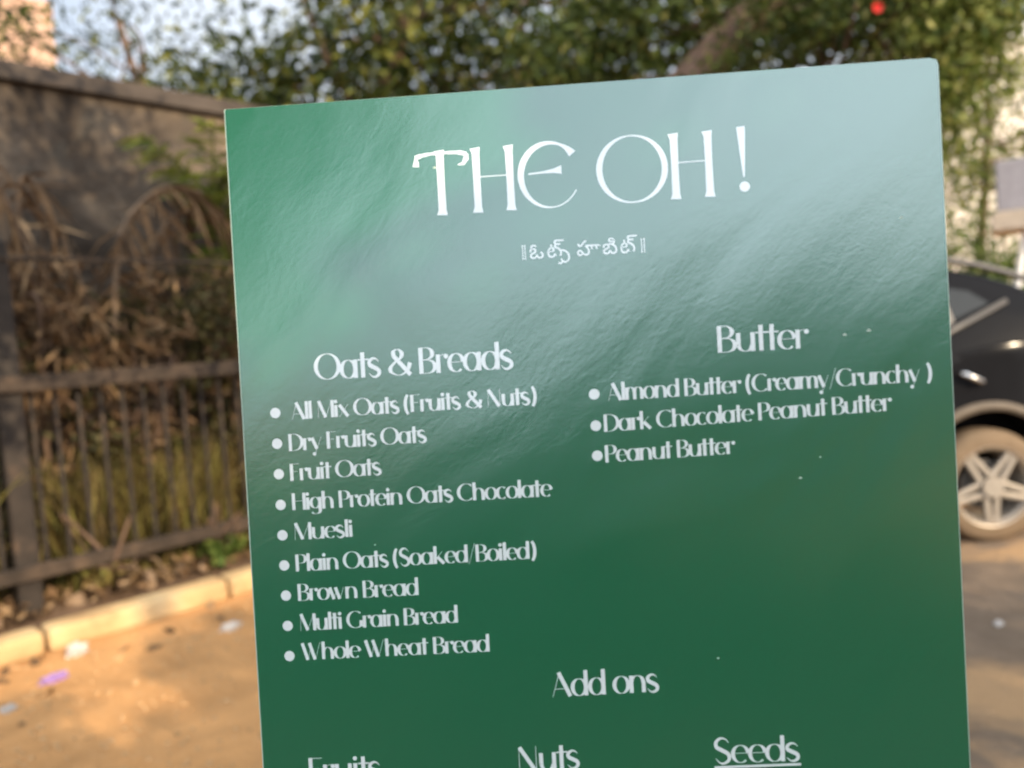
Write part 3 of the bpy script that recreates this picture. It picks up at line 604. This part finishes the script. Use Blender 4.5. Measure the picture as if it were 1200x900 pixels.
def slab(pts, y0, y1):
    bm = bmesh.new(); a = [bm.verts.new((x, y0, z)) for x, z in pts]; b = [bm.verts.new((x, y1, z)) for x, z in pts]; n = len(pts)
    bm.faces.new(a); bm.faces.new(b[::-1])
    for k in range(n): bm.faces.new((a[k], b[k], b[(k+1) % n], a[(k+1) % n]))
    return bm
obj('backing_panel', slab(rrect(0, BW, -BH, 0, .001), .0006, .0066), M['board_edge'], board)
obj('printed_sheet', slab(rrect(.0010, BW-.0008, -BH+.001, -.0003, .0012), 0, .00055), M['print_green'], board)
for sx in (.06, BW-.06):
    bm = bmesh.new(); box(bm, (sx, .02, -1.0), (.03, .026, 1.14), .003); obj('leg', bm, M['stand_wood'], board)
bm = bmesh.new(); box(bm, (BW/2, .02, -.70), (BW-.154, .02, .03), .003); obj('crossbar', bm, M['stand_wood'], board)

bm = bmesh.new()
for u_, v_, r_ in ((428.5, 186.1, .9), (444.8, 184.1, 1.0), (393.7, 283.9, .8), (408, 270, .5), (150, 52, .8), (470, 108, .7), (331, 408, .6), (92, 318, .5)):
    bm.faces.new([bm.verts.new(((u_+r_*1.5*math.cos(a)*(1+.3*math.sin(3*a)))/1000, -.00006, -(v_+r_*math.sin(a))/1000)) for a in np.linspace(0, 2*math.pi, 13)[:-1]])
obj('scuff_marks', bm, M['board_edge'], board)
# --- lettering: every glyph is a set of calligraphic strokes in cap heights
def arc(cx, cy, rx, ry, a0, a1, n=18): return [(cx+rx*math.cos(R(a0+(a1-a0)*k/n)), cy+ry*math.sin(R(a0+(a1-a0)*k/n))) for k in range(n+1)]
XH = .70
def ell(cx, cy, rx, ry): return arc(cx, cy, rx, ry, 90, 450, 30)
def ess(w, h): return catmull([(w*.92, h*.82), (w*.70, h*.97), (w*.40, h), (w*.12, h*.86), (w*.14, h*.66), (w*.48, h*.52), (w*.86, h*.36), (w*.90, h*.14), (w*.62, 0), (w*.32, .02*h), (w*.05, h*.20)], 4)
T, H_, A, S_ = 'T', 'h', 'a', 's'
G = {
 'A': (.74, [(T, [(.27, 1), (.68, 0)]), (H_, [(.02, 0), (.29, .96)]), (H_, [(.12, .32), (.54, .32)])]),
 'B': (.62, [(T, [(.08, 0), (.08, 1)]), (A, [(.1, .985)] + arc(.26, .76, .24, .225, 90, -90) + [(.1, .535)]), (A, [(.1, .52)] + arc(.30, .265, .28, .255, 90, -90) + [(.1, .01)])]),
 'C': (.80, [(A, arc(.46, .5, .42, .49, 48, 312, 26))]),
 'D': (.78, [(T, [(.08, 0), (.08, 1)]), (A, [(.1, .985)] + arc(.26, .5, .46, .485, 90, -90) + [(.1, .015)])]),
 'F': (.52, [(T, [(.08, 0), (.08, 1)]), (H_, [(.1, .98), (.5, .98)]), (H_, [(.1, .54), (.40, .54)])]),
 'G': (.86, [(A, arc(.46, .5, .42, .49, 48, 312, 26)), (T, [(.76, .08), (.76, .44)])]),
 'H': (.76, [(T, [(.08, 0), (.08, 1)]), (T, [(.66, 0), (.66, 1)]), (H_, [(.1, .52), (.64, .52)])]),
 'M': (.92, [(H_, [(.05, 0), (.09, 1)]), (T, [(.10, 1), (.44, .02)]), (H_, [(.45, .04), (.78, .98)]), (T, [(.82, 0), (.82, 1)])]),
 'N': (.78, [(H_, [(.06, 0), (.07, .98)]), (T, [(.09, 1), (.64, .0)]), (H_, [(.68, .03), (.68, 1)])]),
 'O': (.94, [(A, ell(.46, .5, .42, .49))]),
 'P': (.60, [(T, [(.08, 0), (.08, 1)]), (A, [(.1, .985)] + arc(.28, .73, .26, .255, 90, -90) + [(.1, .475)])]),
 'S': (.56, [(S_, ess(.52, 1))]),
 'W': (1.06, [(T, [(.04, 1), (.30, 0)]), (H_, [(.32, .03), (.52, .9)]), (T, [(.42, 1), (.68, 0)]), (H_, [(.70, .03), (.98, 1)])]),
 '&': (.86, [(A, catmull([(.80, .46), (.70, .18), (.42, .0), (.14, .10), (.08, .28), (.24, .48), (.46, .66), (.52, .84), (.38, .99), (.22, .92), (.22, .72)], 5)), (T, [(.22, .74), (.80, 0)])]),
 '(': (.34, [(A, arc(.42, .45, .36, .72, 128, 232, 16))]), ')': (.34, [(A, arc(-.10, .45, .36, .72, 52, -52, 16))]),
 '/': (.40, [(H_, [(.02, -.12), (.36, 1.08)])]), ' ': (.26, []),
 'a': (.66, [(A, ell(.29, .35, .25, .345)), (T, [(.55, 0), (.55, XH)])]),
 'c': (.52, [(A, arc(.29, .35, .25, .345, 50, 310, 20))]),
 'd': (.66, [(A, ell(.29, .35, .25, .345)), (T, [(.55, 0), (.55, 1.04)])]),
 'e': (.56, [(A, arc(.29, .35, .25, .345, 8, 312, 22)), (H_, [(.06, .38), (.53, .38)])]),
 'g': (.64, [(A, ell(.28, .38, .24, .315)), (T, [(.53, -.08), (.53, XH)]), (A, arc(.29, -.08, .24, .20, 0, -150, 14))]),
 'h': (.66, [(T, [(.08, 0), (.08, 1.04)]), (A, arc(.31, .42, .22, .27, 170, 0, 14)), (T, [(.54, 0), (.54, .44)])]),
 'i': (.22, [(T, [(.09, 0), (.09, XH)]), ('o', [(.09, .90)])]),
 'k': (.62, [(T, [(.08, 0), (.08, 1.04)]), (H_, [(.12, .30), (.46, XH)]), (T, [(.20, .40), (.54, 0)])]),
 'l': (.20, [(T, [(.09, 0), (.09, 1.04)])]),
 'm': (.98, [(T, [(.08, 0), (.08, XH)]), (A, arc(.29, .44, .19, .25, 170, 0, 12)), (T, [(.49, 0), (.49, .46)]), (A, arc(.69, .44, .19, .25, 170, 0, 12)), (T, [(.88, 0), (.88, .46)])]),
 'n': (.66, [(T, [(.08, 0), (.08, XH)]), (A, arc(.31, .42, .22, .27, 170, 0, 14)), (T, [(.54, 0), (.54, .44)])]),
 'o': (.60, [(A, ell(.30, .35, .26, .345))]),
 'r': (.44, [(T, [(.08, 0), (.08, XH)]), (H_, arc(.27, .46, .19, .23, 175, 60, 10)), ('o', [(.37, .62)])]),
 's': (.46, [(S_, ess(.42, XH))]),
 't': (.36, [(T, [(.16, 0), (.16, .96)]), ('b', [(-.02, XH-.02), (.38, XH-.02)])]),
 'u': (.66, [(T, [(.08, .26), (.08, XH)]), (A, arc(.30, .27, .22, .26, 185, 350, 14)), (T, [(.55, 0), (.55, XH)])]),
 'w': (.86, [(T, [(.04, XH), (.24, 0)]), (H_, [(.26, .02), (.40, .6)]), (T, [(.34, XH), (.54, 0)]), (H_, [(.56, .02), (.78, XH)])]),
 'x': (.58, [(T, [(.06, XH), (.50, 0)]), (H_, [(.04, 0), (.52, XH)])]),
 'y': (.58, [(T, [(.05, XH), (.29, .04)]), (H_, [(.54, XH), (.18, -.28)]), ('o', [(.14, -.26)])]),
}
class Ink:
    def __init__(self): self.bm = bmesh.new(); self.k = 0
    def ribbon(self, pts, ws):
        # pts in board millimetres (u right, v down); a thin film of white print 0.1 mm in front of the sheet
        y = -.00010 - .000012*self.k; self.k = (self.k+1) % 7
        P = [np.array(p, float) for p in pts]; vs = []
        for i, p in enumerate(P):
            t = P[min(i+1, len(P)-1)] - P[max(i-1, 0)]; t = t/(np.linalg.norm(t)+1e-9); n = np.array([-t[1], t[0]])*ws[i]/2
            vs.append([self.bm.verts.new(((q[0])/1000, y, -q[1]/1000)) for q in (p-n, p+n)])
        for a, b in zip(vs, vs[1:]): self.bm.faces.new((a[0], a[1], b[1], b[0]))
    def disc(self, u, v, r, ry=None):
        y = -.00010 - .000012*self.k; self.k = (self.k+1) % 7; ry = ry or r
        self.bm.faces.new([self.bm.verts.new(((u+r*math.cos(a))/1000, y, -(v+ry*math.sin(a))/1000)) for a in np.linspace(0, 2*math.pi, 25)[:-1]])
    def done(self, name, label=None):
        for f in self.bm.faces:
            f.normal_update()
            if f.normal.y > 0: f.normal_flip()
        me = bpy.data.meshes.new(name); self.bm.to_mesh(me); self.bm.free()
        o = link(name, me, M['print_white'], board)
        if label: o['label'] = label
        return o
def write(name, text, u0_, v0, u1, cap, thick=.15, thin=.03, label=None, extra=None, v1=None):
    tot = sum(G[c][0] for c in text); sx = (u1-u0_)/tot; x = 0; ink = Ink(); v1 = v0 if v1 is None else v1
    th, tn = thick*min(sx*1.15, cap), max(thin*cap*.7, .17)
    for ch in text:
        wdt, strokes = G[ch]
        for kind, pts in strokes:
            vb = lambda u: v0 + (v1-v0)*(u-u0_)/(u1-u0_)
            P = [(u0_+(x+px)*sx, vb(u0_+(x+px)*sx)-py*cap) for px, py in pts]
            n = len(P)
            if kind == 'o': ink.disc(P[0][0], P[0][1], th*.55); continue
            if kind == T: ws = [th]*n
            elif kind == H_: ws = [tn]*n
            elif kind == 'b': ws = [tn*2.6]*n
            else:
                ws = []
                for i in range(n):
                    a, b = P[max(i-1, 0)], P[min(i+1, n-1)]; dx, dy = b[0]-a[0], b[1]-a[1]; sn = abs(dy)/(math.hypot(dx, dy)+1e-9)
                    if kind == A: ws.append(tn+(th-tn)*sn**1.7)
                    else: ws.append(tn+(th-tn)*math.sin(math.pi*i/(n-1))**1.2)
            ink.ribbon(P, ws)
        x += wdt
    if extra: extra(ink)
    return ink.done(name, label)

# title, drawn letter by letter
ink = Ink(); Vb, Vt = 85.6, 40.0
def stem(u, dv=0, wd=5.3, t=Vt, b=Vb):
    ink.ribbon([(u-.4, t+dv), (u, t+dv+4), (u, (t+b)/2), (u, b+dv-4), (u-.2, b+dv)], [wd*1.35, wd, wd*.92, wd, wd*1.35])
stem(154.0, .3, 5.5)
ink.ribbon([(136.6, 44.2), (137.0, 47.5), (136.6, 50.8)][::1], [1.0, 3.6, 4.6])
ink.ribbon(catmull([(136.4, 44.5), (141, 43.2), (147, 42.3), (152, 42.2)], 4), [3.2]*4+[2.4]*4+[1.8]*5)
ink.ribbon(catmull([(152, 42.2), (161, 42.2), (168, 42.6), (173, 44.0)], 4), [1.8]*4+[2.2]*4+[3.0]*5)
ink.ribbon([(173.2, 43.6), (172.6, 47.2), (170.4, 50.5), (166.6, 51.2)], [2.4, 3.8, 2.6, .7])
stem(179.5, .2); stem(203.0, 0)
ink.ribbon([(180, 60.8), (203, 60.6)], [.7, .7])
eA = arc(231.2, -62.8, 20.6, 22.6, 38, 330, 44)
eP = [(x, -y) for x, y in eA]; eW = []
for i, (x, y) in enumerate(eP):
    t = i/(len(eP)-1); eW.append(5.0*max(0, 1-t/.10) + .8 + 3.7*math.sin(math.pi*min(1, max(0, (t-.02)/.80)))**1.4*(1 if t < .82 else .4))
ink.ribbon(eP, eW)
ink.ribbon([(216, 61.2), (226, 60.6), (234, 60.0), (238.5, 59.6), (239.3, 59.6)], [1.0, 1.4, 3.0, 5.4, 6.4])
oP = [(x, -y) for x, y in arc(288.5, -62.4, 22.8, 23.2, 0, 360, 56)]
ink.ribbon(oP, [.9+3.3*abs(math.cos(R(360*i/56)))**1.6 for i in range(57)])
stem(318.2, -.2); stem(341.6, -.4)
ink.ribbon([(318.5, 60.2), (341.5, 60.0)], [.7, .7])
ink.ribbon([(364.4, 38.2), (364.6, 44), (365.0, 60), (365.2, 73)], [5.8, 5.2, 3.0, 1.0])
ink.disc(365.4, 79.8, 3.5)
ink.done('title_lettering', 'large white title lettering reading THE OH !')

# Telugu subtitle, pen strokes
ink = Ink(); U0, V0 = 208.5, 120.6
def pen(pts, wd=1.1, n=6, smooth=True):
    P = catmull(pts, n) if smooth and len(pts) > 2 else pts
    ink.ribbon([(U0+x, V0-y) for x, y in P], [wd]*len(P))
def bars(xs, y):
    for x in xs: pen([(x, y), (x, y+9.6)], .6); pen([(x-.6, y+9.5), (x+.6, y+9.5)], .55); pen([(x-.6, y+.1), (x+.6, y+.1)], .55)
def glyph(ch, x, size=14.6, sx=1.0):
    # outline of one letter of Blender's own built-in typeface, filled flat
    cu = bpy.data.curves.new('glyph', 'FONT'); cu.body = ch; cu.size = 1; to = bpy.data.objects.new('glyph', cu); C.objects.link(to)
    bpy.context.view_layer.update()
    me = bpy.data.meshes.new_from_object(to.evaluated_get(bpy.context.evaluated_depsgraph_get()))
    y = -.00010 - .000012*ink.k; ink.k = (ink.k+1) % 7
    vs = [ink.bm.verts.new(((U0+x+v.co.x*size*sx)/1000, y, -(V0-v.co.y*size)/1000)) for v in me.vertices]
    for p in me.polygons:
        try: ink.bm.faces.new([vs[k] for k in p.vertices])
        except ValueError: pass
    bpy.data.objects.remove(to); bpy.data.meshes.remove(me); bpy.data.curves.remove(cu)
bars((.6, 2.3), 0)
glyph('\u0c13', 5.0); glyph('\u0c1f', 17.4); glyph('\u0c4d', 28.0)
pen([(26.6, 4.6), (29.4, 4.6), (32.0, 2.8), (33.0, .2), (32.4, -2.4), (30.4, -3.6), (28.4, -2.8), (27.4, -1.2)], 1.15)
pen([(28.6, -2.8), (27.2, -4.4), (25.4, -3.8)], 1.15)
glyph('\u0c39', 38.4, sx=.94); glyph('\u0c3e', 52.4, sx=.94)
glyph('\u0c2c', 56.4); glyph('\u0c3f', 67.0)
glyph('\u0c1f', 68.6); glyph('\u0c4d', 79.2)
bars((84.0, 85.8), -.2)
ink.done('subtitle_lettering', 'small white subtitle in curly Telugu script')

write('heading_lettering', 'Oats & Breads', 55.6, 197.9, 198.4, 18.6, .16, label='heading reading Oats & Breads', v1=197.0)
write('heading_lettering', 'Butter', 341.2, 194.0, 404.0, 18.6, .16, label='heading reading Butter')
write('heading_lettering', 'Add ons', 213.4, 432.0, 289.0, 17.4, .16, label='heading reading Add ons', v1=430.2)
write('heading_lettering', 'Fruits', 34.2, 488.6, 87.6, 17.6, .16, label='heading reading Fruits', v1=487.4)
write('heading_lettering', 'Nuts', 186.0, 485.0, 230.4, 17.6, .16, label='heading reading Nuts', v1=482.9)
write('heading_lettering', 'Seeds', 325.2, 482.6, 384.4, 17.6, .16, label='underlined heading reading Seeds', v1=482.0,
      extra=lambda ink: ink.ribbon([(324.6, 485.4), (384.6, 484.6)], [1.7, 1.7]))
rows = [('All Mix Oats (Fruits & Nuts)', 36.6, 225.4, 213.4, 223.0, 219.9), ('Dry Fruits Oats', 33.4, 247.9, 133.6, 246.2, 242.1), ('Fruit Oats', 33.2, 269.4, 99.8, 267.8, 264.1),
        ('High Protein Oats Chocolate', 33.4, 290.6, 220.6, 288.8, 286.4), ('Muesli', 33.4, 312.2, 76.8, 311.5, 308.4), ('Plain Oats (Soaked/Boiled)', 33.4, 335.0, 207.4, 332.6, 330.3),
        ('Brown Bread', 33.7, 356.4, 122.0, 355.4, 352.2), ('Multi Grain Bread', 33.7, 378.2, 149.2, 376.2, 374.2), ('Whole Wheat Bread', 34.2, 399.4, 170.8, 397.8, 396.2)]
for tx, a, b, c, d, bv in rows:
    write('list_lettering', tx, a, b, c, 12.2, .19, .03, 'list line reading '+tx, v1=d)
    ink = Ink(); ink.disc(24.9, bv, 3.75); ink.done('bullet')
for tx, a, b, c, d, bv in [('Almond Butter (Creamy/Crunchy )', 263.6, 223.5, 485.8, 221.2, 218.3), ('Dark Chocolate Peanut Butter', 259.8, 245.2, 457.8, 240.2, 240.6), ('Peanut Butter', 259.5, 266.9, 349.8, 264.8, 261.8)]:
    write('list_lettering', tx, a, b, c, 12.2, .19, .03, 'list line reading '+tx, v1=d)
    ink = Ink(); ink.disc(254.0, bv, 3.75); ink.done('bullet')
